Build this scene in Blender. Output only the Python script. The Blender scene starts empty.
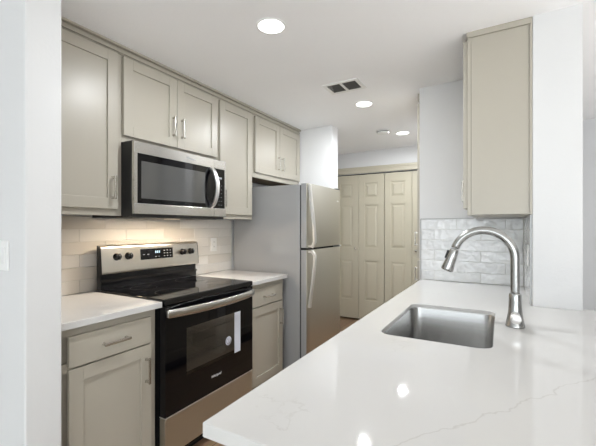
import bpy, bmesh, math, random
from mathutils import Vector, Matrix
random.seed(7)
S = bpy.context.scene
COL = S.collection
R = math.radians

# ------------------------------------------------------------------ camera, world, light, exposure
cd = bpy.data.cameras.new('camera')
cam = bpy.data.objects.new('camera', cd); COL.objects.link(cam)
cd.sensor_width = 36.0; cd.lens = 357.4 * 36.0 / 596.0
cd.shift_y = 3.66 / 596.0; cd.clip_start = 0.02
cam.location = (0, 0, 1.31); cam.rotation_euler = (math.pi / 2, 0, 0.517)
S.camera = cam

S.view_settings.view_transform = 'Standard'
S.view_settings.look = 'None'
S.view_settings.gamma = 1.0
S.view_settings.use_curve_mapping = False
S.view_settings.exposure = 0.26

w = bpy.data.worlds.new('world'); S.world = w; w.use_nodes = True
w.node_tree.nodes['Background'].inputs[0].default_value = (1.0, 1.0, 1.0, 1)
w.node_tree.nodes['Background'].inputs[1].default_value = 0.25


def area(name, loc, rot, sx, sy, power, col):
    l = bpy.data.lights.new(name, 'AREA'); l.shape = 'RECTANGLE'; l.size = sx; l.size_y = sy
    l.energy = power; l.color = col
    o = bpy.data.objects.new(name, l); COL.objects.link(o); o.location = loc; o.rotation_euler = rot
    return o


DAY = (0.86, 0.945, 1.0)
area('daylight_fill_rear', (0.9, -7.95, 1.30), (R(115), 0, 0), 6.0, 1.8, 150, DAY)       # added fill at an unseen window, shines +y and a little up
area('daylight_fill_right', (3.94, -5.0, 1.30), (R(105), 0, R(90)), 4.0, 1.8, 115, DAY)   # shines -x from an unseen window, added as fill
l = bpy.data.lights.new('added_sun', 'SUN'); l.energy = 15.0; l.angle = R(2); l.color = (0.96, 0.975, 1.0)
o = bpy.data.objects.new('added_sun', l); COL.objects.link(o); o.location = (8, 0, 6)              # added: falls through an unseen right window, bounces off the carpet to the ceiling
o.rotation_euler = Vector((-math.cos(R(36)), 0.06, -math.sin(R(36)))).to_track_quat('-Z', 'Y').to_euler()


# ------------------------------------------------------------------ materials
def mat(name, base, rough=0.5, metal=0.0, spec=0.5, coat=0.0, bump=None, emis=None):
    m = bpy.data.materials.new(name); m.use_nodes = True
    nt = m.node_tree; b = nt.nodes['Principled BSDF']
    b.inputs['Base Color'].default_value = (*base, 1)
    b.inputs['Roughness'].default_value = rough
    b.inputs['Metallic'].default_value = metal
    b.inputs['Specular IOR Level'].default_value = spec
    b.inputs['Coat Weight'].default_value = coat
    b.inputs['Coat Roughness'].default_value = 0.08
    if emis:
        b.inputs['Emission Color'].default_value = (*emis[0], 1); b.inputs['Emission Strength'].default_value = emis[1]
    if bump:   # (scale, strength, distance, (sx, sy, sz))
        sc, st, di, st3 = bump
        tc = nt.nodes.new('ShaderNodeTexCoord'); mp = nt.nodes.new('ShaderNodeMapping')
        nz = nt.nodes.new('ShaderNodeTexNoise'); bp = nt.nodes.new('ShaderNodeBump')
        mp.inputs['Scale'].default_value = st3
        nz.inputs['Scale'].default_value = sc; nz.inputs['Detail'].default_value = 3
        bp.inputs['Strength'].default_value = st; bp.inputs['Distance'].default_value = di
        nt.links.new(tc.outputs['Object'], mp.inputs[0]); nt.links.new(mp.outputs[0], nz.inputs['Vector'])
        nt.links.new(nz.outputs['Fac'], bp.inputs['Height']); nt.links.new(bp.outputs[0], b.inputs['Normal'])
    return m


def s2l(r, g, b):
    return tuple((c / 255 / 12.92) if c / 255 <= 0.04045 else ((c / 255 + 0.055) / 1.055) ** 2.4 for c in (r, g, b))


M = {}
M['wall'] = mat('white_wall_paint', s2l(224, 224, 224), 0.6, bump=(90, 0.12, 0.004, (1, 1, 1)))
M['ceiling'] = mat('ceiling_paint', s2l(250, 250, 251), 0.7, bump=(70, 0.12, 0.004, (1, 1, 1)))
M['far_wall'] = mat('dim_grey_wall_paint', s2l(208, 209, 211), 0.6, bump=(90, 0.1, 0.004, (1, 1, 1)))  # dimness of the unlit far room is put into this grey
M['cabinet'] = mat('greige_cabinet_paint', s2l(179, 173, 160), 0.34, spec=0.55, bump=(22, 0.08, 0.003, (1, 1, 0.25)))
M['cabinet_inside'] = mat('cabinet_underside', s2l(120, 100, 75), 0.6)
M['closet'] = mat('cream_door_paint', s2l(196, 189, 169), 0.4)
M['trim'] = mat('cream_trim_paint', s2l(194, 187, 168), 0.4)
M['white_plastic'] = mat('white_plastic', s2l(238, 238, 236), 0.35)
M['nickel'] = mat('satin_nickel', (0.62, 0.60, 0.56), 0.25, 1.0)
M['steel'] = mat('brushed_stainless', (0.60, 0.585, 0.56), 0.27, 1.0, bump=(60, 0.06, 0.002, (0.02, 0.02, 6)))
M['steel_v'] = mat('brushed_stainless_door', (0.57, 0.55, 0.49), 0.36, 1.0, bump=(60, 0.06, 0.002, (6, 6, 0.02)))
M['steel_guard_lit'] = mat('brushed_stainless_guard_lit', (0.80, 0.755, 0.67), 0.30, 1.0, bump=(60, 0.06, 0.002, (0.02, 0.02, 6)))  # backguard steel with bright warm reflections put into its base colour
M['steel_sink'] = mat('sink_stainless', (0.48, 0.48, 0.475), 0.26, 1.0, bump=(50, 0.05, 0.002, (0.05, 6, 6)))
M['steel_faucet'] = mat('faucet_stainless', (0.42, 0.42, 0.41), 0.24, 1.0)
M['bright'] = mat('polished_handle', (0.86, 0.86, 0.85), 0.38, 1.0)
M['fridge_side'] = mat('grey_fridge_side', s2l(156, 156, 156), 0.2, 0.0, 0.6, bump=(6, 0.03, 0.004, (1, 1, 1)))
M['gasket'] = mat('dark_gasket', (0.02, 0.02, 0.022), 0.6)
M['black'] = mat('black_enamel', (0.008, 0.008, 0.009), 0.18)
M['black_glass'] = mat('black_glass', (0.003, 0.003, 0.004), 0.045, 0.0, 0.32)
M['black_plastic'] = mat('black_plastic', (0.012, 0.012, 0.013), 0.35)
M['oven_liner'] = mat('oven_liner', (0.55, 0.53, 0.50), 0.5)
M['rack'] = mat('oven_rack_wire', (0.5, 0.5, 0.48), 0.3, 1.0)
M['paper'] = mat('white_paper_label', s2l(222, 226, 240), 0.5)
M['ink'] = mat('grey_print', s2l(120, 120, 125), 0.5)
M['mark'] = mat('panel_marks', s2l(150, 155, 160), 0.5)
M['digit'] = mat('display_digits', s2l(150, 180, 200), 0.5, emis=(s2l(150, 190, 220), 0.5))
M['lens'] = mat('lit_lens', (1, 1, 1), 0.5, emis=((1.0, 0.98, 0.95), 4.0))
M['hood_lens'] = mat('warm_lit_lens', (1, 0.9, 0.75), 0.5, emis=((1.0, 0.8, 0.55), 0.6))
M['duct'] = mat('dark_duct', (0.03, 0.03, 0.03), 0.8)
M['slat'] = mat('shaded_slat_grey', s2l(82, 82, 80), 0.5)  # slat grey darkened for the shadow inside the vent
M['ring'] = mat('burner_marking', s2l(26, 26, 26), 0.3)
M['grout'] = mat('grout', s2l(206, 204, 198), 0.8)
M['edge'] = mat('tile_edge_metal', s2l(150, 150, 148), 0.35, 0.6)


def tile_mat(name, c1, c2, strength, dist, scale):
    m = mat(name, c1, 0.08, 0.0, 0.5)
    nt = m.node_tree; b = nt.nodes['Principled BSDF']
    g = nt.nodes.new('ShaderNodeNewGeometry'); mx = nt.nodes.new('ShaderNodeMix'); mx.data_type = 'RGBA'
    mx.inputs[6].default_value = (*c1, 1); mx.inputs[7].default_value = (*c2, 1)
    nt.links.new(g.outputs['Random Per Island'], mx.inputs[0]); nt.links.new(mx.outputs[2], b.inputs['Base Color'])
    tc = nt.nodes.new('ShaderNodeTexCoord'); ad = nt.nodes.new('ShaderNodeVectorMath'); ad.operation = 'MULTIPLY_ADD'
    cb = nt.nodes.new('ShaderNodeCombineXYZ')
    nt.links.new(g.outputs['Random Per Island'], cb.inputs[0]); nt.links.new(g.outputs['Random Per Island'], cb.inputs[1])
    ad.inputs[1].default_value = (40, 40, 40)
    nt.links.new(cb.outputs[0], ad.inputs[0]); nt.links.new(tc.outputs['Object'], ad.inputs[2])
    nz = nt.nodes.new('ShaderNodeTexNoise'); nz.inputs['Scale'].default_value = scale; nz.inputs['Detail'].default_value = 1.0
    bp = nt.nodes.new('ShaderNodeBump'); bp.inputs['Strength'].default_value = strength; bp.inputs['Distance'].default_value = dist
    nt.links.new(ad.outputs[0], nz.inputs['Vector'])
    nt.links.new(nz.outputs['Fac'], bp.inputs['Height']); nt.links.new(bp.outputs[0], b.inputs['Normal'])
    return m


M['tile_beige'] = tile_mat('glossy_beige_tile', s2l(232, 229, 224), s2l(213, 207, 198), 0.35, 0.006, 9)
M['tile_white'] = tile_mat('glossy_white_tile', s2l(230, 231, 231), s2l(219, 220, 220), 0.6, 0.010, 22)


def quartz():
    m = mat('white_quartz', s2l(212, 211, 209), 0.035, 0.0, 0.5)
    nt = m.node_tree; b = nt.nodes['Principled BSDF']; L = nt.links
    def N(t, **k):
        n = nt.nodes.new(t)
        for a, v in k.items(): setattr(n, a, v)
        return n
    def mth(op, a, bb=None):
        n = N('ShaderNodeMath', operation=op)
        for i, v in enumerate((a, bb)):
            if v is None: continue
            if isinstance(v, (int, float)): n.inputs[i].default_value = v
            else: L.new(v, n.inputs[i])
        return n.outputs[0]
    tc = N('ShaderNodeNewGeometry')
    P = tc.outputs['Position']
    wob = N('ShaderNodeTexNoise'); wob.inputs['Scale'].default_value = 9; wob.inputs['Detail'].default_value = 6; L.new(P, wob.inputs['Vector'])
    # the long vein across the bar end
    sep = N('ShaderNodeSeparateXYZ'); L.new(P, sep.inputs[0])
    nx, ny = 0.8194, -0.5732
    c = nx * -0.012 + ny * 0.878
    lin = mth('ADD', mth('MULTIPLY', sep.outputs[0], nx), mth('MULTIPLY', sep.outputs[1], ny))
    lin = mth('SUBTRACT', lin, c)
    lin = mth('ADD', lin, mth('MULTIPLY', mth('SUBTRACT', wob.outputs['Fac'], 0.5), 0.09))
    v1 = N('ShaderNodeMapRange'); v1.inputs[1].default_value = 0.0; v1.inputs[2].default_value = 0.0028; v1.inputs[3].default_value = 0.42; v1.inputs[4].default_value = 0
    L.new(mth('ABSOLUTE', lin), v1.inputs[0])
    # broken short veins
    big = N('ShaderNodeTexNoise'); big.inputs['Scale'].default_value = 3.1; big.inputs['Detail'].default_value = 8; big.inputs['Roughness'].default_value = 0.55; L.new(P, big.inputs['Vector'])
    v2 = N('ShaderNodeMapRange'); v2.inputs[1].default_value = 0.0; v2.inputs[2].default_value = 0.006; v2.inputs[3].default_value = 0.26; v2.inputs[4].default_value = 0
    L.new(mth('ABSOLUTE', mth('SUBTRACT', big.outputs['Fac'], 0.46)), v2.inputs[0])
    gate = N('ShaderNodeTexNoise'); gate.inputs['Scale'].default_value = 5.5; gate.inputs['Detail'].default_value = 3
    of = N('ShaderNodeVectorMath', operation='ADD'); of.inputs[1].default_value = (5, 3, 1); L.new(P, of.inputs[0]); L.new(of.outputs[0], gate.inputs['Vector'])
    gr = N('ShaderNodeMapRange'); gr.inputs[1].default_value = 0.56; gr.inputs[2].default_value = 0.66; L.new(gate.outputs['Fac'], gr.inputs[0])
    v2g = mth('MULTIPLY', v2.outputs[0], gr.outputs[0])
    f = mth('MINIMUM', mth('ADD', v1.outputs[0], v2g), 0.8)
    mx = N('ShaderNodeMix', data_type='RGBA')
    mx.inputs[6].default_value = (*s2l(212, 211, 209), 1); mx.inputs[7].default_value = (*s2l(176, 172, 166), 1)
    L.new(f, mx.inputs[0]); L.new(mx.outputs[2], b.inputs['Base Color'])
    return m


M['quartz'] = quartz()


def wood_floor():
    m = mat('plank_floor', s2l(150, 110, 76), 0.35)
    nt = m.node_tree; b = nt.nodes['Principled BSDF']; L = nt.links
    tc = nt.nodes.new('ShaderNodeTexCoord'); mp = nt.nodes.new('ShaderNodeMapping'); mp.inputs['Rotation'].default_value = (0, 0, R(90))
    br = nt.nodes.new('ShaderNodeTexBrick'); br.inputs['Scale'].default_value = 1.0
    br.inputs['Brick Width'].default_value = 1.2; br.inputs['Row Height'].default_value = 0.15; br.inputs['Mortar Size'].default_value = 0.0025
    br.inputs['Color1'].default_value = (*s2l(178, 148, 120), 1); br.inputs['Color2'].default_value = (*s2l(158, 128, 102), 1); br.inputs['Mortar'].default_value = (*s2l(80, 52, 32), 1)
    m2 = nt.nodes.new('ShaderNodeMapping'); m2.inputs['Scale'].default_value = (14, 1.2, 1)
    nz = nt.nodes.new('ShaderNodeTexNoise'); nz.inputs['Scale'].default_value = 4; nz.inputs['Detail'].default_value = 6
    mx = nt.nodes.new('ShaderNodeMix'); mx.data_type = 'RGBA'; mx.blend_type = 'MULTIPLY'; mx.inputs[0].default_value = 0.5
    L.new(tc.outputs['Object'], mp.inputs[0]); L.new(mp.outputs[0], br.inputs['Vector'])
    L.new(tc.outputs['Object'], m2.inputs[0]); L.new(m2.outputs[0], nz.inputs['Vector'])
    L.new(br.outputs['Color'], mx.inputs[6]); L.new(nz.outputs['Color'], mx.inputs[7]); L.new(mx.outputs[2], b.inputs['Base Color'])
    return m


M['floor'] = wood_floor()


def tinted_glass(name, amount, tint):
    """dark see-through pane: a mirror-like coat over a tinted clear body"""
    m = bpy.data.materials.new(name); m.use_nodes = True
    nt = m.node_tree; nt.nodes.clear()
    out = nt.nodes.new('ShaderNodeOutputMaterial'); tr = nt.nodes.new('ShaderNodeBsdfTransparent'); gl = nt.nodes.new('ShaderNodeBsdfGlossy')
    fr = nt.nodes.new('ShaderNodeFresnel'); fr.inputs[0].default_value = 1.5
    tr.inputs[0].default_value = (*tint, 1); gl.inputs['Roughness'].default_value = 0.04
    mx = nt.nodes.new('ShaderNodeMixShader')
    ge = nt.nodes.new('ShaderNodeNewGeometry'); sb = nt.nodes.new('ShaderNodeMath'); sb.operation = 'SUBTRACT'; sb.inputs[0].default_value = 1.0
    ml = nt.nodes.new('ShaderNodeMath'); ml.operation = 'MULTIPLY'   # the coat reflects on the outside only
    nt.links.new(ge.outputs['Backfacing'], sb.inputs[1]); nt.links.new(sb.outputs[0], ml.inputs[0]); nt.links.new(fr.outputs[0], ml.inputs[1])
    nt.links.new(ml.outputs[0], mx.inputs[0]); nt.links.new(tr.outputs[0], mx.inputs[1]); nt.links.new(gl.outputs[0], mx.inputs[2])
    nt.links.new(mx.outputs[0], out.inputs[0])
    return m


M['oven_pane'] = tinted_glass('oven_window_glass', 0.5, (0.62, 0.60, 0.58))


# ------------------------------------------------------------------ mesh builder
ORIGIN = {}


class MB:
    def __init__(self):
        self.bm = bmesh.new()

    def _merge(self, t, smooth=False):
        for f in t.faces: f.smooth = smooth
        me = bpy.data.meshes.new('tmp'); t.to_mesh(me); t.free()
        self.bm.from_mesh(me); bpy.data.meshes.remove(me)
        return self

    def box(self, x0, x1, y0, y1, z0, z1, bev=0.0, seg=2):
        t = bmesh.new()
        bmesh.ops.create_cube(t, size=1)
        for v in t.verts:
            v.co = Vector(((x0 + x1) / 2 + v.co.x * (x1 - x0), (y0 + y1) / 2 + v.co.y * (y1 - y0), (z0 + z1) / 2 + v.co.z * (z1 - z0)))
        if bev > 0:
            bmesh.ops.bevel(t, geom=list(t.edges), offset=bev, segments=seg, affect='EDGES', profile=0.5)
        return self._merge(t, False)

    def prism(self, pts, axis, a0, a1, bev=0.0, smooth=False):
        """2D outline pts extruded along axis from a0 to a1; pts are the other two coords in xyz order"""
        t = bmesh.new()
        def P(p, a):
            return {'x': (a, p[0], p[1]), 'y': (p[0], a, p[1]), 'z': (p[0], p[1], a)}[axis]
        lo = [t.verts.new(P(p, a0)) for p in pts]; hi = [t.verts.new(P(p, a1)) for p in pts]
        n = len(pts)
        t.faces.new(lo); t.faces.new(hi)
        for i in range(n): t.faces.new((lo[i], lo[(i + 1) % n], hi[(i + 1) % n], hi[i]))
        bmesh.ops.recalc_face_normals(t, faces=list(t.faces))
        if bev: bmesh.ops.bevel(t, geom=list(t.edges), offset=bev, segments=2, affect='EDGES', profile=0.5)
        return self._merge(t, smooth)

    def sweep(self, path, section, up=Vector((0, 0, 1)), smooth=True, scales=None):
        """section (list of (a,b)) swept along path; a along side, b along up"""
        t = bmesh.new(); rings = []
        path = [Vector(p) for p in path]
        for i, p in enumerate(path):
            d = (path[min(i + 1, len(path) - 1)] - path[max(i - 1, 0)]).normalized()
            side = d.cross(up).normalized(); u = side.cross(d).normalized()
            s = scales[i] if scales else 1.0
            rings.append([t.verts.new(p + side * a * s + u * b * s) for a, b in section])
        n = len(section)
        for i in range(len(rings) - 1):
            for k in range(n):
                t.faces.new((rings[i][k], rings[i][(k + 1) % n], rings[i + 1][(k + 1) % n], rings[i + 1][k]))
        t.faces.new(rings[0]); t.faces.new(rings[-1])
        bmesh.ops.recalc_face_normals(t, faces=list(t.faces))
        return self._merge(t, smooth)

    def tube(self, path, r, n=14, up=Vector((0, 0, 1)), scales=None):
        return self.sweep(path, [(r * math.cos(2 * math.pi * k / n), r * math.sin(2 * math.pi * k / n)) for k in range(n)], up, True, scales)

    def lathe(self, prof, centre, axis='z', n=32, flip=1, smooth=True, closed=False):
        """prof: list of (radius, height) along axis from centre"""
        t = bmesh.new(); rings = []
        c = Vector(centre)
        for r, h in prof:
            ring = []
            for k in range(n):
                a = 2 * math.pi * k / n
                u, v = r * math.cos(a), r * math.sin(a)
                o = {'z': (u, v, h * flip), 'x': (h * flip, u, v), 'y': (u, h * flip, v)}[axis]
                ring.append(t.verts.new(c + Vector(o)))
            rings.append(ring)
        m = len(rings)
        for i in range(m if closed else m - 1):
            A, B = rings[i], rings[(i + 1) % m]
            for k in range(n):
                t.faces.new((A[k], A[(k + 1) % n], B[(k + 1) % n], B[k]))
        if not closed and prof[0][0] > 1e-6: t.faces.new(rings[0])
        if not closed and prof[-1][0] > 1e-6: t.faces.new(rings[-1])
        bmesh.ops.remove_doubles(t, verts=list(t.verts), dist=1e-6)
        bmesh.ops.recalc_face_normals(t, faces=list(t.faces))
        return self._merge(t, smooth)

    def build(self, name, m, parent=None):
        me = bpy.data.meshes.new(name)
        org = Vector((0, 0, 0))
        p = parent
        while p is not None:
            org = org + p.location; p = p.parent
        bmesh.ops.translate(self.bm, verts=list(self.bm.verts), vec=-org)
        self.bm.to_mesh(me); self.bm.free()
        me.materials.append(m)
        o = bpy.data.objects.new(name, me); COL.objects.link(o)
        if parent is not None: o.parent = parent
        return o


def auto_smooth(o, ang=35):
    """smooth faces, keeping edges sharper than ang crisp"""
    me = o.data; bm = bmesh.new(); bm.from_mesh(me)
    for f in bm.faces: f.smooth = True
    for e in bm.edges:
        e.smooth = len(e.link_faces) == 2 and e.calc_face_angle(0) < R(ang)
    bm.to_mesh(me); bm.free()
    return o


def thing(name, label, cat, loc, group=None):
    o = bpy.data.objects.new(name, None); COL.objects.link(o); o.location = loc; o.empty_display_size = 0.05
    o['label'] = label; o['category'] = cat
    if group: o['group'] = group
    return o


def tag(o, label, cat, group=None):
    o['label'] = label; o['category'] = cat
    if group: o['group'] = group
    return o


def rebase(o, loc):
    """give a one-mesh thing its origin at loc"""
    o.data.transform(Matrix.Translation(-Vector(loc))); o.location = loc
    return o


def struct(name, mb, m, parent=None):
    o = mb.build(name, m, parent)
    if parent is None: o['kind'] = 'structure'
    return o


def text_mesh(name, body, size, m, parent, mtx, extrude=0.0003, shear=0.0):
    cu = bpy.data.curves.new('t', 'FONT'); cu.body = body; cu.size = size; cu.align_x = 'CENTER'; cu.align_y = 'CENTER'
    cu.extrude = extrude; cu.shear = shear
    to = bpy.data.objects.new('t', cu); COL.objects.link(to)
    dg = bpy.context.evaluated_depsgraph_get()
    me = bpy.data.meshes.new_from_object(to.evaluated_get(dg)); me.name = name
    bpy.data.objects.remove(to); bpy.data.curves.remove(cu)
    org = Vector((0, 0, 0)); p = parent
    while p is not None: org += p.location; p = p.parent
    me.transform(Matrix.Translation(-org) @ mtx)
    me.materials.clear(); me.materials.append(m)
    o = bpy.data.objects.new(name, me); COL.objects.link(o); o.parent = parent
    return o


def facing_x(x, y, z):     # text that reads from +x side: local x -> +y, local y -> +z, normal -> +x
    return Matrix(((0, 0, 1, x), (1, 0, 0, y), (0, 1, 0, z), (0, 0, 0, 1)))


# ------------------------------------------------------------------ key dimensions
WL = -2.19                 # kitchen wall behind the range
CT = 0.914                 # counter height
def HZ(x, y): return 2.339 + 0.011 * (x + 1.88) + 0.003 * (y - 2)   # ceiling sags a little towards the cabinets

# ------------------------------------------------------------------ setting
struct('floor', MB().box(-4.1, 0.6, 0.56, 5.0, -0.1, 0.0), M['floor'])
M['unseen_carpet'] = mat('pale_bounce_carpet', s2l(206, 201, 194), 0.95, bump=(300, 0.5, 0.004, (1, 1, 1)))  # unseen floor, made pale to bounce neutral light upward
struct('floor', MB().box(-4.1, 4.1, -8.15, 0.56, -0.1, 0.0).box(0.6, 4.1, 0.56, 5.0, -0.1, 0.0), M['unseen_carpet'])  # unseen floor, put in to bounce light upward
mb = MB(); t = bmesh.new()
cs = [(-4.1, -8.15), (4.1, -8.15), (4.1, 5.0), (-4.1, 5.0)]
lo = [t.verts.new((x, y, HZ(x, y))) for x, y in cs]; hi = [t.verts.new((x, y, 2.55)) for x, y in cs]
t.faces.new(lo); t.faces.new(hi)
for i in range(4): t.faces.new((lo[i], lo[(i + 1) % 4], hi[(i + 1) % 4], hi[i]))
bmesh.ops.recalc_face_normals(t, faces=list(t.faces)); mb._merge(t)
struct('ceiling', mb, M['ceiling'])
WT = 2.46
struct('wall_left', MB().box(WL - 0.12, WL, 0.7, 4.9, 0, WT), M['wall'])
struct('wall_near_left', MB().box(-4.0, -1.5, 0.637, 0.7625, 0, WT, 0.006), M['wall'])
struct('wall_beside_fridge', MB().box(WL, -1.5, 3.345, 3.495, 0, WT, 0.008), M['wall'])
struct('wall_back', MB().box(WL, -2.10, 4.76, 4.9, 0, WT).box(-0.64, -0.4, 4.76, 4.9, 0, WT).box(-2.10, -0.64, 4.76, 4.9, 2.045, WT), M['wall'])
struct('wall_closet', MB().box(-2.2, -0.5, 4.93, 5.0, 0, WT), M['far_wall'])
struct('wall_behind_sink', MB().box(-0.536, 0.136, 2.80, 2.91, 0, WT), M['wall'])
struct('wall_right', MB().box(0.136, 0.335, 2.129, 4.5, 0, WT, 0.004), M['wall'])
struct('wall_hall_right', MB().box(-0.53, 0.136, 3.56, 4.76, 0, WT), M['wall'])
struct('wall_far_right', MB().box(0.335, 4.1, 4.5, 4.62, 0, WT), M['far_wall'])
def windowed(name, x0, x1, y0, y1, a0, a1, z0, z1, along):
    m_ = MB()
    if along == 'x':
        m_.box(x0, a0, y0, y1, 0, WT).box(a1, x1, y0, y1, 0, WT).box(a0, a1, y0, y1, 0, z0).box(a0, a1, y0, y1, z1, WT)
    else:
        m_.box(x0, x1, y0, a0, 0, WT).box(x0, x1, a1, y1, 0, WT).box(x0, x1, a0, a1, 0, z0).box(x0, x1, a0, a1, z1, WT)
    struct(name, m_, M['wall'])
windowed('wall_rear', -4.1, 4.1, -8.12, -8.0, -2.1, 3.9, 0.35, 2.26, 'x')
struct('wall_living_left', MB().box(-4.1, -3.98, -8.0, 0.637, 0, WT), M['wall'])
m_ = MB().box(3.98, 4.1, -8.0, -7.0, 0, WT).box(3.98, 4.1, -3.0, -2.1, 0, WT).box(3.98, 4.1, 2.9, 4.5, 0, WT)
for a, b in ((-7.0, -3.0), (-2.1, 2.9)): m_.box(3.98, 4.1, a, b, 0, 0.35).box(3.98, 4.1, a, b, 2.26, WT)
struct('wall_living_right', m_, M['wall'])
def added_winframe(name, along, p, a0, a1, z0=0.35, z1=2.26):  # frames for unseen windows, added to let the daylight in
    m_ = MB(); k = 0.05
    for (s0, s1, q0, q1) in ((a0, a0 + k, z0, z1), (a1 - k, a1, z0, z1), (a0 + k, a1 - k, z0, z0 + k), (a0 + k, a1 - k, z1 - k, z1), ((a0 + a1) / 2 - k / 2, (a0 + a1) / 2 + k / 2, z0 + k, z1 - k)):
        if along == 'x': m_.box(s0, s1, p - 0.02, p + 0.02, q0, q1)
        else: m_.box(p - 0.02, p + 0.02, s0, s1, q0, q1)
    struct(name, m_, M['white_plastic'])
added_winframe('added_unseen_window_1', 'x', -8.06, -2.1, 3.9)
added_winframe('added_unseen_window_2', 'y', 4.04, -7.0, -3.0)
added_winframe('added_unseen_window_3', 'y', 4.04, -2.1, 2.9)

# closet casing, track and bifold doors
m_ = MB().box(-2.17, -2.10, 4.735, 4.76, 0, 2.05, 0.004).box(-0.64, -0.57, 4.735, 4.76, 0, 2.05, 0.004).box(-2.17, -0.57, 4.732, 4.76, 2.05, 2.135, 0.004)
m_.box(-2.17, -0.57, 4.722, 4.732, 2.105, 2.135, 0.003)
struct('trim_1', m_, M['trim'])
struct('trim_2', MB().box(-2.095, -0.645, 4.765, 4.80, 2.034, 2.045), M['gasket'])


def leaf(mb, x0, x1, yf, z0, z1):
    th = 0.034; st = 0.085 * (x1 - x0) / 0.36; rows = [(0.287, 0.838), (1.017, 1.613), (1.71, 1.917)]
    mb.box(x0, x0 + st, yf, yf + th, z0, z1, 0.002); mb.box(x1 - st, x1, yf, yf + th, z0, z1, 0.002)
    zs = [z0] + [q for r in rows for q in r] + [z1]
    for k in range(0, len(zs), 2): mb.box(x0 + st, x1 - st, yf, yf + th, zs[k], zs[k + 1])
    for (a, b) in rows:
        mb.box(x0 + st, x1 - st, yf + 0.012, yf + th - 0.008, a, b)
        t = bmesh.new(); g = 0.012; e = 0.03
        o4 = [(x0 + st + g, a + g), (x1 - st - g, a + g), (x1 - st - g, b - g), (x0 + st + g, b - g)]
        i4 = [(x0 + st + g + e, a + g + e), (x1 - st - g - e, a + g + e), (x1 - st - g - e, b - g - e), (x0 + st + g + e, b - g - e)]
        ov = [t.verts.new((x, yf + 0.013, z)) for x, z in o4]; iv = [t.verts.new((x, yf + 0.003, z)) for x, z in i4]
        t.faces.new(iv)
        for k in range(4): t.faces.new((ov[k], ov[(k + 1) % 4], iv[(k + 1) % 4], iv[k]))
        bmesh.ops.recalc_face_normals(t, faces=list(t.faces))
        for f in t.faces:
            if f.normal.y > 0: f.normal_flip()
        mb._merge(t)
    return mb


for n_, (xa, xb, kx) in enumerate(((-2.093, -1.374, -1.775), (-1.366, -0.647, -0.955))):
    xm = (xa + xb) / 2
    r_ = bpy.data.objects.new('door_%d' % (n_ + 1), None); COL.objects.link(r_); r_.location = (xm, 4.77, 0.02); r_['kind'] = 'structure'
    for x0, x1 in ((xa, xm - 0.002), (xm + 0.002, xb)):
        leaf(MB(), x0, x1, 4.765, 0.025, 2.032).build('leaf', M['closet'], r_)
    MB().lathe([(0.0, 0.034), (0.012, 0.033), (0.016, 0.026), (0.014, 0.018), (0.007, 0.012), (0.006, 0.0)], (kx, 4.765, 1.0), 'y', 20, -1).build('knob', M['nickel'], r_)
struct('baseboard_left', MB().box(WL, WL + 0.012, 3.495, 4.735, 0, 0.08), M['trim'])
struct('baseboard_hall', MB().box(WL + 0.012, -1.5, 3.495, 3.507, 0, 0.08), M['white_plastic'])


# ------------------------------------------------------------------ cabinet helpers (doors face +x when d=1, -x when d=-1)
def xs(a, b): return (a, b) if a < b else (b, a)


def shaker(xf, d, y0, y1, z0, z1, st=0.060, th=0.020):
    m_ = MB(); xa, xb = xs(xf, xf - d * th)
    m_.box(xa, xb, y0, y0 + st, z0, z1, 0.0012); m_.box(xa, xb, y1 - st, y1, z0, z1, 0.0012)
    m_.box(xa, xb, y0 + st, y1 - st, z1 - st, z1, 0.0012); m_.box(xa, xb, y0 + st, y1 - st, z0, z0 + st, 0.0012)
    xa, xb = xs(xf - d * 0.009, xf - d * (th - 0.003))
    return m_.box(xa, xb, y0 + st - 0.002, y1 - st + 0.002, z0 + st - 0.002, z1 - st + 0.002)


def slabfront(xf, d, y0, y1, z0, z1, th=0.020):
    xa, xb = xs(xf, xf - d * th)
    return MB().box(xa, xb, y0, y1, z0, z1, 0.002)


def pull(xf, d, y, z, vertical=True, L=0.132):
    m_ = MB(); h = L / 2; s = 0.0055
    for k in (-1, 1):
        q = k * (h - 0.010)
        yy, zz = (y, z + q) if vertical else (y + q, z)
        xa, xb = xs(xf, xf + d * 0.028)
        m_.box(xa, xb, yy - s, yy + s, zz - s, zz + s, 0.001)
        xa, xb = xs(xf, xf + d * 0.003)
        m_.box(xa, xb, yy - 0.007, yy + 0.007, zz - 0.007, zz + 0.007, 0.001)
    xa, xb = xs(xf + d * 0.024, xf + d * 0.033)
    if vertical: m_.box(xa, xb, y - 0.0068, y + 0.0068, z - h, z + h, 0.003)
    else: m_.box(xa, xb, y - h, y + h, z - 0.0068, z + 0.0068, 0.003)
    return m_


FU, DU = -1.89, -1.87        # face frame and door face of the wall cabinets


def wall_cabinet(label, y0, y1, z0, z1, doors, zd0, group='greige wall cabinets along the range wall'):
    c = thing('wall_cabinet', label, 'cabinet', (WL + 0.15, (y0 + y1) / 2, z0), group)
    MB().box(WL, FU - 0.0185, y0, y1, z0 + 0.012, z1).build('carcass', M['cabinet'], c)
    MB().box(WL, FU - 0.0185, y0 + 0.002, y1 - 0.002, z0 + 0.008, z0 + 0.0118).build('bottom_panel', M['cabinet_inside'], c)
    f = MB(); fx0, fx1 = FU - 0.018, FU; s = 0.034
    f.box(fx0, fx1, y0, y0 + s, z0, z1, 0.001).box(fx0, fx1, y1 - s, y1, z0, z1, 0.001)
    f.box(fx0, fx1, y0 + s, y1 - s, z0, zd0 + 0.02, 0.001).box(fx0, fx1, y0 + s, y1 - s, z1 - 0.04, z1, 0.001)
    f.build('face_frame', M['cabinet'], c)
    for (a, b, side, pz) in doors:
        dd = shaker(DU, 1, a, b, zd0, 2.284).build('door', M['cabinet'], c)
        py = b - 0.034 if side == 'r' else a + 0.034
        h = pull(DU, 1, py, pz).build('handle', M['nickel'], dd)
    return c


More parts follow.
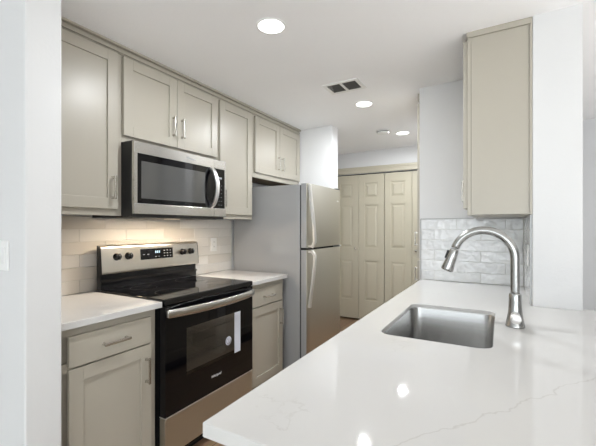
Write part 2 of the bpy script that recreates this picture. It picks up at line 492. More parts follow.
wall_cabinet('tall greige wall cabinet left of the microwave, one shaker door with handle on its right', 0.7665, 1.278, 1.372, 2.292, [(0.800, 1.246, 'r', 1.527)], 1.409)
wall_cabinet('short greige two-door wall cabinet directly above the microwave', 1.2785, 2.0735, 1.796, 2.292, [(1.281, 1.665, 'r', 1.965), (1.669, 2.055, 'l', 1.965)], 1.833)
wall_cabinet('narrow tall greige wall cabinet between microwave and refrigerator', 2.0745, 2.5145, 1.372, 2.292, [(2.086, 2.486, 'l', 1.530)], 1.409)
wall_cabinet('short greige two-door wall cabinet above the refrigerator', 2.5155, 3.3415, 1.745, 2.292, [(2.537, 2.932, 'r', 1.915), (2.936, 3.331, 'l', 1.915)], 1.790)
m_ = MB().box(WL, -1.884, 0.7665, 3.3415, 2.2925, 2.352)
m_.box(-1.884, -1.874, 0.7665, 3.3415, 2.2965, 2.312, 0.002).box(-1.884, -1.862, 0.7665, 3.3415, 2.325, 2.352, 0.002)
o = M['filler'] = mat('grey_filler', s2l(150, 148, 142), 0.5)
struct('trim_4', MB().box(-2.18, -1.60, 0.7635, 0.803, CT + 0.001, 1.371, 0.002), M['filler'])
struct('trim_3', m_, M['cabinet'])


def base_cabinet(label, y0, y1, dr, door, side, open_right=False):
    xf, xd = -1.595, -1.575
    c = thing('base_cabinet', label, 'cabinet', (WL + 0.3, (y0 + y1) / 2, 0), 'greige base cabinets beside the range')
    MB().box(WL, xf - 0.0185, y0, y1, 0.10, CT - 0.031).build('carcass', M['cabinet'], c)
    MB().box(WL, xf - 0.075, y0, y1, 0.0, 0.0995).build('toe_kick', M['black_plastic'], c)
    f = MB(); s = 0.036; fx0 = xf - 0.018
    f.box(fx0, xf, y0, y0 + s, 0.10, CT - 0.031, 0.001).box(fx0, xf, y1 - s, y1, 0.10, CT - 0.031, 0.001)
    f.box(fx0, xf, y0 + s, y1 - s, 0.845, CT - 0.031).box(fx0, xf, y0 + s, y1 - s, 0.69, 0.73).box(fx0, xf, y0 + s, y1 - s, 0.10, 0.15)
    f.build('face_frame', M['cabinet'], c)
    d_ = slabfront(xd, 1, dr[0], dr[1], 0.712, 0.845).build('drawer', M['cabinet'], c)
    pull(xd, 1, (dr[0] + dr[1]) / 2, 0.777, False).build('handle', M['nickel'], d_)
    d_ = shaker(xd, 1, dr[0], dr[1], 0.13, 0.704).build('door', M['cabinet'], c)
    pull(xd, 1, dr[1] - 0.034, 0.578).build('handle', M['nickel'], d_)


base_cabinet('greige base cabinet left of the range, one drawer above one door', 0.7665, 1.272, (0.829, 1.236), None, 'r')
base_cabinet('narrow greige base cabinet between range and refrigerator', 2.062, 2.545, (2.085, 2.512), None, 'r')
for lab, a, b in (('short white quartz counter left of the range, ending at the white wall', 0.764, 1.283), ('short white quartz counter between range and refrigerator', 2.051, 2.552)):
    o = MB().box(WL, -1.551, a, b, CT - 0.030, CT, 0.002).build('countertop', M['quartz'], None)
    tag(o, lab, 'countertop', 'quartz counters beside the range'); rebase(o, (WL + 0.3, (a + b) / 2, CT - 0.03))


# ------------------------------------------------------------------ tiled backsplashes
def tiles(mb, along, face, out, a0, a1, z0, z1, joint0, joint1, flip=False):
    """boxes standing out of a wall; along 'y' (face is an x) or 'x' (face is a y)"""
    Lt, Ht, g, th, ch = 0.305, 0.0762, 0.0016, 0.008, 0.0018
    z = z1; row = 0
    while z > z0 + 0.005:
        zb = max(z - Ht, z0); j = joint0 if row % 2 == 0 else joint1
        k = math.floor((a0 - j) / Lt); p = j + k * Lt
        while p < a1 - 0.003:
            s0, s1 = max(p, a0) + g / 2, min(p + Lt, a1) - g / 2
            if s1 - s0 > 0.006:
                t = bmesh.new(); tl = [random.uniform(-0.0006, 0.0006) for _ in range(4)]
                q = [(s0, zb + g / 2), (s1, zb + g / 2), (s1, z - g / 2), (s0, z - g / 2)]
                qi = [(s0 + ch, zb + g / 2 + ch), (s1 - ch, zb + g / 2 + ch), (s1 - ch, z - g / 2 - ch), (s0 + ch, z - g / 2 - ch)]
                def P(s, zz, h): return (face + out * h, s, zz) if along == 'y' else (s, face + out * h, zz)
                A = [t.verts.new(P(s, zz, 0.001)) for s, zz in q]
                B = [t.verts.new(P(s, zz, th - ch)) for s, zz in q]
                C_ = [t.verts.new(P(s, zz, th + tl[i])) for i, (s, zz) in enumerate(qi)]
                for (U, V) in ((A, B), (B, C_)):
                    for i in range(4): t.faces.new((U[i], U[(i + 1) % 4], V[(i + 1) % 4], V[i]))
                t.faces.new(C_); t.faces.new(A)
                bmesh.ops.recalc_face_normals(t, faces=list(t.faces)); mb._merge(t)
            p += Lt
        z = zb; row += 1
    return mb


bs = thing('backsplash', 'glossy beige subway tile backsplash behind the range', 'backsplash', (WL + 0.004, 1.66, CT))
MB().box(WL + 0.0005, WL + 0.0055, 0.804, 2.59, CT + 0.0005, 1.372).build('grout_bed', M['grout'], bs)
tiles(MB(), 'y', WL, 1, 0.806, 2.588, CT + 0.001, 1.372, 1.365, 1.206).build('tile', M['tile_beige'], bs)
bs = thing('backsplash', 'glossy wavy white subway tile backsplash behind the faucet', 'backsplash', (-0.2, 2.80, CT))
MB().box(-0.524, 0.1355, 2.7945, 2.7995, CT + 0.0005, 1.366).box(0.1305, 0.1355, 2.150, 2.7945, CT + 0.0005, 1.366).build('grout_bed', M['grout'], bs)
m_ = tiles(MB(), 'x', 2.80, -1, -0.524, 0.127, CT + 0.001, 1.366, -0.278, -0.124)
tiles(m_, 'y', 0.136, -1, 2.150, 2.791, CT + 0.001, 1.366, 2.40, 2.55)
m_.build('tile', M['tile_white'], bs)
for q in ((-0.5275, -0.5245, 2.790, 2.7995, CT + 0.0005, 1.3695), (-0.5245, -0.163, 2.790, 2.7995, 1.3665, 1.3695), (0.126, 0.1355, 2.142, 2.1495, CT + 0.0005, 1.3695)):
    MB().box(*q).build('edge_trim', M['edge'], bs)

# ------------------------------------------------------------------ peninsula: base, counter, sink, faucet
pc = thing('peninsula_cabinet', 'greige sink cabinet carrying the white quartz peninsula', 'cabinet', (-0.18, 1.68, 0))
m_ = MB().box(-0.505, -0.487, 0.585, 2.795, 0.10, 0.883).box(-0.487, 0.110, 0.585, 0.603, 0.0, 0.883).box(-0.487, 0.110, 2.777, 2.795, 0.0, 0.883).box(-0.487, 0.110, 0.603, 2.777, 0.10, 0.118)
m_.box(-0.487, 0.110, 1.10, 1.118, 0.118, 0.883).box(-0.487, 0.110, 2.05, 2.068, 0.118, 0.883).box(0.110, 0.130, 0.585, 2.795, 0.0, 0.883)
m_.build('carcass', M['cabinet'], pc)
MB().box(-0.44, -0.425, 0.603, 2.777, 0.0, 0.0995).build('toe_kick', M['black_plastic'], pc)
for a, b, side in ((0.61, 1.08, 1), (1.13, 1.58, 1), (1.586, 2.04, -1), (2.08, 2.74, -1)):
    dd = shaker(-0.525, -1, a, b, 0.13, 0.704).build('door', M['cabinet'], pc)
    pull(-0.525, -1, b - 0.034 if side > 0 else a + 0.034, 0.578).build('handle', M['nickel'], dd)
    dd = slabfront(-0.525, -1, a, b, 0.712, 0.845).build('drawer_front', M['cabinet'], pc)
    if side > 0 and a < 1 or b > 2.5: pull(-0.525, -1, (a + b) / 2, 0.777, False).build('handle', M['nickel'], dd)
struct('wall_bar', MB().box(0.1305, 0.30, 0.585, 2.128, 0, 0.8835), M['wall'])

SX0, SX1, SY0, SY1, SR = -0.398, -0.024, 1.305, 1.905, 0.048


def rrect(x0, x1, y0, y1, r, n=8):
    p = []
    for cx, cy, a0 in ((x1 - r, y1 - r, 0), (x0 + r, y1 - r, 90), (x0 + r, y0 + r, 180), (x1 - r, y0 + r, 270)):
        for k in range(n + 1):
            a = R(a0 + 90 * k / n); p.append((cx + r * math.cos(a), cy + r * math.sin(a)))
    return p


t = bmesh.new()
outer = [(-0.526, 0.533), (0.62, 0.533), (0.62, 2.165), (0.336, 2.165), (0.336, 2.127), (0.1345, 2.127), (0.1345, 2.793), (-0.526, 2.793)]
for loop in (outer, rrect(SX0, SX1, SY0, SY1, SR)):
    vs = [t.verts.new((x, y, CT)) for x, y in loop]
    for i in range(len(vs)): t.edges.new((vs[i], vs[(i + 1) % len(vs)]))
bmesh.ops.triangle_fill(t, edges=list(t.edges), use_beauty=True, use_dissolve=False, normal=(0, 0, 1))
bmesh.ops.recalc_face_normals(t, faces=list(t.faces))
r_ = bmesh.ops.extrude_face_region(t, geom=list(t.faces))
bmesh.ops.translate(t, verts=[g for g in r_['geom'] if isinstance(g, bmesh.types.BMVert)], vec=(0, 0, -0.030))
bmesh.ops.recalc_face_normals(t, faces=list(t.faces))
mb = MB(); mb._merge(t)
o = mb.build('countertop', M['quartz'], None)
tag(o, 'large white veined quartz peninsula countertop with the sink cut into it', 'countertop'); rebase(o, (0, 1.6, CT - 0.03))
bv = o.modifiers.new('eased_edge', 'BEVEL'); bv.width = 0.0025; bv.segments = 2; bv.limit_method = 'ANGLE'; bv.angle_limit = R(40)

sk = thing('sink', 'stainless undermount sink basin set in the peninsula counter', 'sink', ((SX0 + SX1) / 2, (SY0 + SY1) / 2, 0.68))
t = bmesh.new(); rings = []
for off, z in ((-0.0008, 0.898), (-0.0018, 0.8985), (-0.004, 0.892), (-0.008, 0.735), (-0.012, 0.715), (-0.022, 0.702), (-0.04, 0.696)):
    rings.append([t.verts.new((x, y, z)) for x, y in rrect(SX0 - off, SX1 + off, SY0 - off, SY1 + off, max(0.012, SR + off * 0.6))])
for i in range(len(rings) - 1):
    n = len(rings[i])
    for k in range(n): t.faces.new((rings[i][k], rings[i][(k + 1) % n], rings[i + 1][(k + 1) % n], rings[i + 1][k]))
t.faces.new(rings[-1])
bmesh.ops.recalc_face_normals(t, faces=list(t.faces))
for f in t.faces: f.normal_flip()
mb = MB(); mb._merge(t, True)
o = mb.build('basin', M['steel_sink'], sk); auto_smooth(o, 50)
MB().lathe([(0.0, 0.001), (0.02, 0.0012), (0.03, 0.0025), (0.045, 0.0035), (0.052, 0.001), (0.052, 0.0)], (-0.2, 1.61, 0.6965), 'z', 32).build('drain', M['steel_faucet'], sk)

FX, FY = 0.048, 1.655
fa = thing('faucet', 'stainless pull-down gooseneck faucet standing behind the sink', 'faucet', (FX, FY, CT))
MB().lathe([(0.0, 0.0), (0.034, 0.0), (0.0345, 0.004), (0.033, 0.008), (0.029, 0.03), (0.0245, 0.06), (0.0225, 0.10), (0.0215, 0.128), (0.0205, 0.131), (0.0, 0.131)], (FX, FY, CT + 0.0005), 'z', 32).build('body', M['steel_faucet'], fa)
path = [(FX, FY, 1.03 + 0.152 * k / 6) for k in range(7)]
ra = 0.1125; cx = FX - ra
for k in range(1, 29):
    a = R(161 * k / 28); path.append((cx + ra * math.cos(a), FY, 1.182 + ra * math.sin(a)))
MB().tube(path, 0.0165, 18, Vector((0, 1, 0))).build('spout', M['steel_faucet'], fa)
e = Vector(path[-1]); d = Vector((-math.sin(R(161)), 0, math.cos(R(161))))
hp = [(0.0, -0.0165, 1.0), (0.0, 0.0, 0.0)]
def along(s): return tuple(e + d * s)
sp = MB().tube([along(s) for s in (0.004, 0.010, 0.014, 0.036, 0.07, 0.092, 0.098, 0.101)], 0.02, 20, Vector((0, 1, 0)), [0.80, 0.84, 0.92, 1.0, 1.12, 1.25, 1.25, 1.12]).build('spray_head', M['steel_faucet'], fa)
sd = Vector((-math.cos(R(19)), 0, math.sin(R(19)) * 1.0))
c = e + d * 0.035 + sd * 0.0215
MB().sweep([tuple(c - d * 0.018), tuple(c + d * 0.018)], [(-0.0045, -0.006), (0.0045, -0.006), (0.0045, 0.006), (-0.0045, 0.006)], Vector((0, 1, 0)), False).build('spray_button', M['gasket'], sp)
# single lever on the side that faces the bar
MB().lathe([(0.0155, 0.0), (0.0165, 0.012), (0.0175, 0.05), (0.0195, 0.070), (0.0185, 0.075), (0.015, 0.0775), (0.0, 0.0785)], (FX, FY - 0.014, CT + 0.048), 'y', 28, -1).build('lever_handle', M['bright'], fa)

# ------------------------------------------------------------------ range
RY0, RY1 = 1.2885, 2.0455
rg = thing('range', 'freestanding electric range with black glass oven door and stainless backguard', 'range', (-1.85, (RY0 + RY1) / 2, 0))
b_ = MB().box(-2.14, -1.583, RY0, RY0 + 0.012, 0.03, 0.911).box(-2.14, -1.583, RY1 - 0.012, RY1, 0.03, 0.911).box(-2.14, -2.13, RY0 + 0.012, RY1 - 0.012, 0.03, 0.911)
b_.box(-2.13, -1.595, RY0 + 0.012, RY1 - 0.012, 0.03, 0.05).box(-1.595, -1.583, RY0 + 0.012, RY1 - 0.012, 0.87, 0.911)
b_.build('body', M['black'], rg)
li = MB().box(-2.06, -2.05, 1.36, 1.974, 0.40, 0.86).box(-2.05, -1.60, 1.352, 1.36, 0.40, 0.86).box(-2.05, -1.60, 1.974, 1.982, 0.40, 0.86).box(-2.05, -1.60, 1.36, 1.974, 0.392, 0.40).box(-2.05, -1.60, 1.36, 1.974, 0.86, 0.868)
ol = li.build('oven_liner', M['oven_liner'], rg)
MB().lathe([(0.085, 0.0), (0.085, 0.012), (0.07, 0.018), (0.0, 0.018)], (-2.05, 1.667, 0.64), 'x', 32).build('fan_cover', M['gasket'], ol)
for zr in (0.52, 0.66):
    rk = MB()
    for k in range(13): rk.tube([(-2.03 + 0.001, 1.38 + k * 0.048, zr), (-1.62, 1.38 + k * 0.048, zr)], 0.0022, 6)
    for xx in (-2.03, -1.82, -1.62): rk.tube([(xx, 1.362, zr), (xx, 1.972, zr)], 0.0032, 8)
    rk.build('oven_rack', M['rack'], rg)
ct = MB().box(-2.10, -1.541, RY0 - 0.004, RY1 + 0.004, 0.912, 0.925, 0.004).build('cooktop', M['black_glass'], rg)
MB().box(-1.5405, -1.534, RY0 - 0.002, RY1 + 0.002, 0.893, 0.9245, 0.003).build('front_rim', M['black'], rg)
for (bx, by, br) in ((-1.69, 1.48, 0.105), (-1.69, 1.86, 0.085), (-1.96, 1.48, 0.08), (-1.96, 1.86, 0.10)):
    MB().lathe([(br - 0.003, 0.0), (br - 0.003, 0.0002), (br, 0.0002), (br, 0.0)], (bx, by, 0.9252), 'z', 48, closed=True).build('burner_ring', M['ring'], ct)
l = bpy.data.lights.new('oven_fill', 'POINT'); l.energy = 0.35; l.shadow_soft_size = 0.03; l.color = (1.0, 0.93, 0.82)  # added fill so the dark oven interior shows; no lamp burns there
o = bpy.data.objects.new('oven_fill', l); COL.objects.link(o); o.parent = rg; o.location = (-1.80 + 1.85, 0.18, 0.79)
# door
WY0, WY1, WZ0, WZ1 = 1.435, 1.912, 0.471, 0.741
DX0, DX1 = -1.581, -1.535
dr = MB().box(DX0, DX1, RY0, WY0, 0.299, 0.888).box(DX0, DX1, WY1, RY1, 0.299, 0.888).box(DX0, DX1, WY0, WY1, 0.299, WZ0).box(DX0, DX1, WY0, WY1, WZ1, 0.888).build('oven_door', M['black_glass'], rg)
MB().box(DX1 - 0.006, DX1 - 0.0003, WY0, WY1, WZ0, WZ1).build('window', M['oven_pane'], dr)
m_ = MB().box(DX0, DX1 + 0.0015, RY0, RY1, 0.2915, 0.2985, 0.001)
m_.build('door_edge', M['bright'], dr)
hpth = []
for k in range(25):
    s = k / 24; yy = RY0 + 0.008 + (RY1 - RY0 - 0.016) * s
    hpth.append((-1.522 + 0.052 * (1 - (2 * s - 1) ** 2) ** 0.8, yy, 0.849))
sec = [(-0.007, -0.020), (-0.004, -0.0225), (0.004, -0.0225), (0.008, -0.018), (0.0095, 0.0), (0.008, 0.018), (0.004, 0.0225), (-0.004, 0.0225), (-0.007, 0.020)]
hd = MB().sweep(hpth, sec)
for yy in (RY0 + 0.004, RY1 - 0.030): hd.box(-1.535, -1.513, yy, yy + 0.026, 0.829, 0.869, 0.004)
auto_smooth(hd.build('handle', M['steel'], dr), 50)
text_mesh('lettering', 'Whirlpool', 0.021, M['white_plastic'], dr, facing_x(DX1 + 0.0004, 1.675, 0.391), shear=0.25)
m_ = MB().box(DX1 + 0.0002, DX1 + 0.0008, 1.848, 1.910, 0.473, 0.740)
lb = m_.build('paper_strip', M['paper'], dr)
m_ = MB().lathe([(0.0, 0.0), (0.028, 0.0), (0.028, 0.0006), (0.0, 0.0006)], (DX1 + 0.0002, 1.789, 0.571), 'x', 32)
lb = m_.build('round_sticker', M['paper'], dr)
m_ = MB().lathe([(0.017, 0.0), (0.017, 0.0004), (0.021, 0.0004), (0.021, 0.0)], (DX1 + 0.0008, 1.789, 0.571), 'x', 32, closed=True)
for k in range(3): m_.box(DX1 + 0.0009, DX1 + 0.0012, 1.780, 1.798, 0.561 + k * 0.008, 0.564 + k * 0.008)
m_.build('sticker_print', M['ink'], lb)
# drawer
MB().box(-1.581, -1.537, RY0, RY1, 0.085, 0.288, 0.004).build('storage_drawer', M['steel_v'], rg)
MB().box(-2.13, -1.605, RY0 + 0.02, RY1 - 0.02, 0.0, 0.03).build('plinth', M['black_plastic'], rg)
# backguard: stainless fascia over a black ribbed riser
bgm = MB().prism([(-2.138, 0.926), (-2.098, 0.926), (-2.098, 0.960), (-2.088, 0.966), (-2.088, 0.972), (-2.104, 0.980), (-2.104, 1.020), (-2.138, 1.020)], 'y', RY0 - 0.004, RY1 + 0.014).build('riser', M['black'], rg)
prof = [(-2.126, 1.0205), (-2.080, 1.0205), (-2.078, 1.028), (-2.090, 1.176), (-2.094, 1.187), (-2.103, 1.194), (-2.126, 1.196)]
GA, GB = RY0 - 0.012, RY1 + 0.024
MB().box(-2.140, -2.1265, GA + 0.020, GB - 0.020, 1.0205, 1.194, 0.003).build('backguard_back', M['black'], rg)
for ya, yb in ((GA, GA + 0.0045), (GB - 0.0045, GB)):
    MB().prism([(-2.126, 1.0205), (-2.0815, 1.0205), (-2.0795, 1.028), (-2.0915, 1.176), (-2.0955, 1.186), (-2.104, 1.192), (-2.126, 1.194)], 'y', ya, yb, 0.001).build('end_cap', M['black'], rg)
bg = MB().prism(prof, 'y', GA + 0.005, GB - 0.005, 0.003).build('backguard', M['steel_guard_lit'], rg)
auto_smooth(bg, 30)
tilt = math.atan2(0.012, 0.148)
def on_guard(y, z, out=0.0):
    f = (z - 1.028) / 0.148
    return Vector((-2.078 - 0.012 * f + out * math.cos(tilt), y, z + out * math.sin(tilt)))
def guard_plate(mb, y0, y1, z0, z1, out0, out1):
    pts = []
    for z, ou in ((z0, out0), (z0, out1), (z1, out1), (z1, out0)):
        p = on_guard(0, z, ou); pts.append((p.x, p.z))
    return mb.prism(pts, 'y', y0, y1)
dp = guard_plate(MB(), 1.548, 1.815, 1.088, 1.160, -0.002, 0.003).build('control_display', M['black_glass'], rg)
for i in range(3):
    for j in range(3): guard_plate(MB(), 1.735 + i * 0.026, 1.747 + i * 0.026, 1.101 + j * 0.019, 1.106 + j * 0.019, 0.003, 0.0034).build('key_mark', M['mark'], dp)
for a, b, z0, z1 in ((1.565, 1.580, 1.120, 1.125), (1.600, 1.615, 1.120, 1.125), (1.662, 1.672, 1.101, 1.105), (1.690, 1.700, 1.101, 1.105)):
    guard_plate(MB(), a, b, z0, z1, 0.003, 0.0034).build('key_mark', M['mark'], dp)
for k in range(3): guard_plate(MB(), 1.664 + k * 0.015, 1.673 + k * 0.015, 1.127, 1.143, 0.003, 0.0034).build('clock_digit', M['digit'], dp)
rot = Matrix.Rotation(-tilt, 4, 'Y')
for ky in (1.378, 1.458, 1.905, 1.984):
    m_ = MB().lathe([(0.0235, 0.0), (0.0235, 0.003), (0.0205, 0.005), (0.0190, 0.026), (0.017, 0.029), (0.0, 0.029)], (0, 0, 0), 'x', 28)
    m_.box(0.027, 0.035, -0.0045, 0.0045, -0.0195, 0.0195, 0.001)
    p = on_guard(ky, 1.122, 0.0005)
    bmesh.ops.transform(m_.bm, matrix=Matrix.Translation(p) @ rot, verts=list(m_.bm.verts))
    kb = m_.build('knob', M['black'], rg)
    m_ = MB().box(0.0351, 0.0355, -0.001, 0.001, 0.004, 0.018)
    bmesh.ops.transform(m_.bm, matrix=Matrix.Translation(p) @ rot, verts=list(m_.bm.verts))
    m_.build('pointer', M['mark'], kb)

# ------------------------------------------------------------------ microwave
MY0, MY1, MX = 1.2795, 2.040, -1.777
mw = thing('microwave', 'stainless over-the-range microwave with dark glass door and curved handle', 'microwave', (-2.0, (MY0 + MY1) / 2, 1.364))
MB().box(-2.178, -1.7975, MY0 + 0.001, MY1 - 0.001, 1.364, 1.7945).build('case', M['black_plastic'], mw)
face = MB()
GZ0, GZ1, GY0, GY1 = 1.443, 1.726, 1.300, 2.028
face.box(-1.797, MX, MY0, 1.917, GZ1, 1.790, 0.002).box(-1.797, MX, 1.9185, MY1, GZ1, 1.790, 0.0025)
face.box(-1.797, MX, MY0, 1.917, 1.382, GZ0, 0.0025).box(-1.797, MX, 1.9185, MY1, 1.382, GZ0, 0.0025)
face.box(-1.797, MX, MY0, GY0, GZ0, GZ1).box(-1.797, MX, GY1, MY1, GZ0, GZ1)
fc = face.build('front_frame', M['steel'], mw)
dg_ = MB().box(-1.797, MX - 0.0005, GY0, 1.917, GZ0, GZ1).build('door_glass', M['black_glass'], mw)
M['mesh_win'] = mat('microwave_window', (0.075, 0.075, 0.073), 0.07, 0.0, 0.7)
MB().box(MX - 0.0008, MX + 0.0003, 1.325, 1.83, GZ0 + 0.028, GZ1 - 0.042).build('window', M['mesh_win'], dg_)
cp = MB().box(-1.797, MX - 0.0005, 1.9185, GY1, GZ0, GZ1).build('control_panel', M['black_glass'], mw)
for j in range(6):
    for i in range(2): MB().box(MX - 0.0004, MX + 0.0001, 1.962 + i * 0.026, 1.972 + i * 0.026, 1.465 + j * 0.028, 1.468 + j * 0.028).build('key_mark', M['mark'], cp)
MB().box(MX - 0.0004, MX + 0.0001, 1.955, 1.998, 1.655, 1.668).build('clock_window', M['mark'], cp)
hp_ = []
for k in range(21):
    s = k / 20; hp_.append((MX + 0.006 + 0.054 * (1 - (2 * s - 1) ** 2) ** 0.75, 1.886, GZ0 + 0.006 + (GZ1 - GZ0 - 0.012) * s))
auto_smooth(MB().sweep(hp_, [(-0.016, -0.006), (-0.012, -0.010), (0.012, -0.010), (0.016, -0.006), (0.016, 0.006), (0.012, 0.009), (-0.012, 0.009), (-0.016, 0.006)], Vector((1, 0, 0))).build('handle', M['bright'], mw), 50)
text_mesh('lettering', 'Whirlpool', 0.020, M['mark'], mw, facing_x(MX + 0.0003, 1.70, 1.757), shear=0.25)
MB().box(-2.14, -1.83, MY0 + 0.04, MY1 - 0.04, 1.361, 1.3638).build('grease_filter', M['slat'], mw)
lt = MB().box(-1.92, -1.88, 1.60, 1.70, 1.3592, 1.3608).build('cooktop_lamp', M['hood_lens'], mw)
l = bpy.data.lights.new('cooktop_light', 'AREA'); l.shape = 'RECTANGLE'; l.size = 0.05; l.size_y = 0.60; l.energy = 5.0; l.color = (1.0, 0.80, 0.58)
lo_ = bpy.data.objects.new('cooktop_light', l); COL.objects.link(lo_); lo_.parent = mw; lo_.location = (-1.90 + 2.0, 1.67 - (MY0 + MY1) / 2, -0.012)

# ------------------------------------------------------------------ refrigerator
FY0, FY1 = 2.592, 3.298
fr = thing('refrigerator', 'stainless top-freezer refrigerator with grey sides beside the narrow base cabinet', 'refrigerator', (-1.8, (FY0 + FY1) / 2, 0))
MB().box(-2.16, -1.458, FY0, FY1, 0.03, 1.664, 0.006).build('cabinet', M['fridge_side'], fr)
MB().box(-2.10, -1.47, FY0 + 0.03, FY1 - 0.03, 0.0, 0.03).build('foot_rail', M['gasket'], fr)
MB().box(-1.458, -1.448, FY0 + 0.008, FY1 - 0.008, 0.10, 1.658).build('gasket', M['gasket'], fr)


def fridge_door(z0, z1):
    core = MB().box(-1.4475, -1.3975, FY0 + 0.003, FY1 - 0.003, z0 + 0.001, z1 - 0.001, 0.003).build('door', M['fridge_side'], fr)
    pts = [(-1.3965, FY0 + 0.002)]
    n = 14
    for k in range(n + 1):
        s = k / n; yy = FY0 + 0.002 + (FY1 - FY0 - 0.004) * s
        e_ = min(s, 1 - s); bulge = 0.010 * (1 - (2 * s - 1) ** 2)
        rr = 0.004 if e_ == 0 else 0.0
        pts.append((-1.390 + bulge - rr, yy))
    pts.append((-1.3965, FY1 - 0.002))
    auto_smooth(MB().prism(pts, 'z', z0, z1, 0.001).build('front_panel', M['steel_v'], core), 30)
    return core


top = fridge_door(1.132, 1.670); low = fridge_door(0.095, 1.116)
strap = [(-0.010, -0.014), (0.008, -0.014), (0.012, -0.009), (0.014, 0.0), (0.012, 0.009), (0.008, 0.014), (-0.010, 0.014)]
def fh(zs, f):
    return [(-1.380 + 0.048 * f(k / 24), 2.624, zs[0] + (zs[1] - zs[0]) * k / 24) for k in range(25)]
rise = lambda s: math.sin(min(1.0, s * 1.0) * math.pi / 2) ** 1.3 if s < 0.9 else math.sin(0.9 * math.pi / 2) ** 1.3 * max(0.15, 1 - ((s - 0.9) / 0.1) ** 2 * 0.6)
auto_smooth(MB().sweep(fh((1.662, 1.140), rise), strap, Vector((0, 1, 0))).build('handle', M['bright'], top), 50)
auto_smooth(MB().sweep(fh((0.640, 1.108), rise), [(a, -b) for a, b in strap][::-1], Vector((0, 1, 0))).build('handle', M['bright'], low), 50)
for dd in ((1.140, 0.012, top), (1.094, 0.012, low)):
    MB().box(-1.390, -1.338, 2.614, 2.634, dd[0], dd[0] + dd[1], 0.003).build('handle_mount', M['bright'], dd[2])
MB().box(-1.385, -1.379, 3.195, 3.228, 1.548, 1.562, 0.002).build('badge', M['bright'], top)
MB().box(-1.455, -1.376, FY1 - 0.05, FY1 - 0.01, 1.1165, 1.1315, 0.002).build('hinge', M['bright'], fr)
MB().box(-1.50, -1.40, FY1 - 0.07, FY1 - 0.01, 1.6705, 1.684, 0.003).build('hinge_cover', M['gasket'], fr)

# ------------------------------------------------------------------ wall cabinet over the sink run, pantry in the hall
c = thing('wall_cabinet', 'greige wall cabinet on the right, plain end panel beside the white wall', 'cabinet', (0, 2.45, 1.372))
MB().box(-0.141, 0.1355, 2.140, 2.786, 1.375, 2.330, 0.001).build('carcass', M['cabinet'], c)
f = MB().box(-0.160, -0.1415, 2.138, 2.176, 1.372, 2.330, 0.001).box(-0.160, -0.1415, 2.75, 2.786, 1.372, 2.330, 0.001).box(-0.160, -0.1415, 2.176, 2.75, 1.372, 1.425, 0.001).box(-0.160, -0.1415, 2.176, 2.75, 2.26, 2.330, 0.001)
f.build('face_frame', M['cabinet'], c)
MB().box(-0.163, 0.1355, 2.131, 2.786, 2.3305, 2.36, 0.001).build('crown', M['cabinet'], c)
MB().box(0.125, 0.1355, 2.131, 2.1395, 1.372, 2.330, 0.001).build('scribe_strip', M['cabinet'], c)
for a, b, s in ((2.150, 2.460, 1), (2.464, 2.775, -1)):
    dd = shaker(-0.181, -1, a, b, 1.409, 2.322).build('door', M['cabinet'], c)
    pull(-0.181, -1, b - 0.034 if s > 0 else a + 0.034, 1.53).build('handle', M['nickel'], dd)
c = thing('pantry_cabinet', 'tall greige pantry cabinet in the hall, seen edge-on with two pulls', 'cabinet', (-0.3, 3.2, 0))
MB().box(-0.557, -0.05, 2.914, 3.55, 0.10, 2.30, 0.001).build('carcass', M['cabinet'], c)
MB().box(-0.54, -0.05, 2.914, 3.55, 0.0, 0.0995).build('toe_kick', M['black_plastic'], c)
MB().box(-0.570, -0.05, 2.912, 3.55, 2.3005, 2.355).build('crown', M['cabinet'], c)
for z0, z1, pz in ((0.13, 1.04, 0.93), (1.06, 2.28, 1.213)):
    dd = shaker(-0.577, -1, 2.925, 3.54, z0, z1).build('door', M['cabinet'], c)
    pull(-0.577, -1, 2.985, pz, True, 0.115).build('handle', M['nickel'], dd)


# ------------------------------------------------------------------ electrics on walls
def plate(name, label, cat, at, normal, w_, h_, kind):
    o = thing(name, label, cat, at)
    x, y, z = at
    def B(u0, u1, d0, d1, z0, z1, bev=0.0):
        if abs(normal[0]): xa, xb = xs(x + normal[0] * d0, x + normal[0] * d1); return MB().box(xa, xb, y + u0, y + u1, z + z0, z + z1, bev)
        ya, yb = xs(y + normal[1] * d0, y + normal[1] * d1); return MB().box(x + u0, x + u1, ya, yb, z + z0, z + z1, bev)
    B(-w_ / 2, w_ / 2, 0.0, 0.006, -h_ / 2, h_ / 2, 0.002).build('cover_plate', M['white_plastic'], o)
    if kind == 'outlet':
        for zc in (-0.02, 0.02):
            s_ = B(-0.017, 0.017, 0.006, 0.008, zc - 0.014, zc + 0.014, 0.0015).build('socket', M['white_plastic'], o)
            m1 = B(-0.0075, -0.005, 0.0079, 0.0083, zc - 0.003, zc + 0.006)
            m2 = B(0.005, 0.0075, 0.0079, 0.0083, zc - 0.003, zc + 0.006)
            me = bpy.data.meshes.new('q'); m2.bm.to_mesh(me); m1.bm.from_mesh(me); m2.bm.free(); bpy.data.meshes.remove(me)
            m1.build('slot', M['gasket'], s_)
    else:
        for uc in ([0] if kind == 'switch' else [-0.023, 0.023]):
            B(uc - 0.0165, uc + 0.0165, 0.006, 0.010, -0.033, 0.033, 0.002).build('rocker', M['white_plastic'], o)


plate('wall_outlet', 'white duplex outlet on the beige tile right of the range', 'outlet', (WL + 0.009, 2.345, 1.155), (1, 0), 0.07, 0.115, 'outlet')
plate('wall_outlet', 'white outlet on the tiled return under the right wall cabinet', 'outlet', (0.136 - 0.009, 2.27, 1.158), (-1, 0), 0.07, 0.115, 'outlet')
plate('light_switch', 'white light switch plate on the white wall at far left', 'switch', (-1.677, 0.637, 1.20), (0, -1), 0.116, 0.115, 'double')


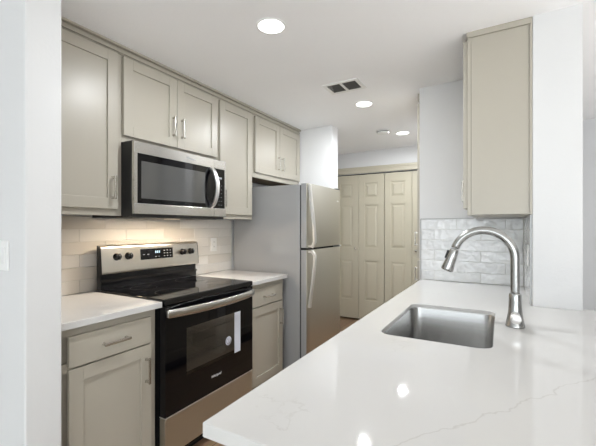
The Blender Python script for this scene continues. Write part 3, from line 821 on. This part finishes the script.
# ------------------------------------------------------------------ ceiling: downlights, vent, smoke detector
def downlight():
    o = thing('recessed_downlight', '', 'ceiling light', (0, 0, 0), 'recessed ceiling downlights')
    MB().lathe([(0.068, 0.0), (0.077, -0.0005), (0.078, -0.003), (0.076, -0.005), (0.071, -0.006), (0.067, -0.005), (0.066, -0.002), (0.066, 0.0)], (0, 0, 0), 'z', 40, closed=True).build('trim_ring', M['white_plastic'], o)
    MB().lathe([(0.0, -0.0050), (0.055, -0.0045), (0.0655, -0.003), (0.0655, -0.001), (0.0, -0.001)], (0, 0, 0), 'z', 40).build('lens', M['lens'], o)
    l = bpy.data.lights.new('lamp', 'AREA'); l.shape = 'DISK'; l.size = 0.07; l.energy = 11.5; l.color = (0.94, 0.97, 1.0); l.spread = R(180)
    lo = bpy.data.objects.new('lamp', l); COL.objects.link(lo); lo.parent = o; lo.location = (0, 0, -0.012)
    return o


dl = downlight()
for i, (x, y, lab) in enumerate(((-1.033, 1.536, 'lit round downlight nearest the camera, largest of the three'), (-1.012, 2.912, 'lit round downlight just beyond the ceiling vent'), (-0.955, 4.04, 'lit round downlight beside the smoke detector'))):
    if i == 0: o = dl
    else:
        o = dl.copy(); COL.objects.link(o)
        for ch in list(dl.children):
            k = ch.copy(); COL.objects.link(k); k.parent = o
            if k.type == 'LIGHT': k.data = k.data.copy(); k.data.energy = (0, 14, 9)[i]
    o.location = (x, y, HZ(x, y)); o['label'] = lab

VX0, VX1, VY0, VY1 = -1.150, -0.875, 2.375, 2.575
vx, vy = (VX0 + VX1) / 2, (VY0 + VY1) / 2; vz = HZ(vx, vy)
v = thing('ceiling_vent', 'white ceiling air vent with two dark louvred openings', 'vent', (vx, vy, vz))
b_ = 0.026; z0, z1 = vz - 0.006, vz + 0.001; xm = vx
m_ = MB().box(VX0, VX1, VY0, VY0 + b_, z0, z1, 0.002).box(VX0, VX1, VY1 - b_, VY1, z0, z1, 0.002)
m_.box(VX0, VX0 + b_, VY0 + b_, VY1 - b_, z0, z1).box(VX1 - b_, VX1, VY0 + b_, VY1 - b_, z0, z1).box(xm - 0.010, xm + 0.010, VY0 + b_, VY1 - b_, z0, z1)
m_.build('frame', M['white_plastic'], v)
MB().box(VX0 + b_, VX1 - b_, VY0 + b_, VY1 - b_, vz - 0.001, vz + 0.001).build('duct_opening', M['duct'], v)
m_ = MB()
for (xa, xb) in ((VX0 + b_, xm - 0.010), (xm + 0.010, VX1 - b_)):
    for k in range(7):
        yy = VY0 + b_ + 0.012 + k * 0.0205
        m_.prism([(yy - 0.004, z0 + 0.0045), (yy - 0.003, z0 + 0.0055), (yy + 0.005, z0 + 0.0015), (yy + 0.004, z0 + 0.0005)], 'x', xa, xb)
m_.build('louvres', M['slat'], v)

sx, sy = -1.115, 3.83
sd_ = thing('smoke_detector', 'white round smoke detector on the hall ceiling', 'smoke detector', (sx, sy, HZ(sx, sy)))
MB().lathe([(0.0, 0.001), (0.075, 0.001), (0.075, -0.008), (0.0, -0.008)], (sx, sy, HZ(sx, sy)), 'z', 36).build('base', M['white_plastic'], sd_)
auto_smooth(MB().lathe([(0.066, -0.0085), (0.066, -0.024), (0.060, -0.034), (0.030, -0.040), (0.0, -0.041)], (sx, sy, HZ(sx, sy)), 'z', 36).build('cover', M['white_plastic'], sd_), 40)
MB().lathe([(0.0672, -0.014), (0.0672, -0.020), (0.064, -0.020), (0.064, -0.014)], (sx, sy, HZ(sx, sy)), 'z', 36, closed=True).build('grille_slot', M['slat'], sd_)
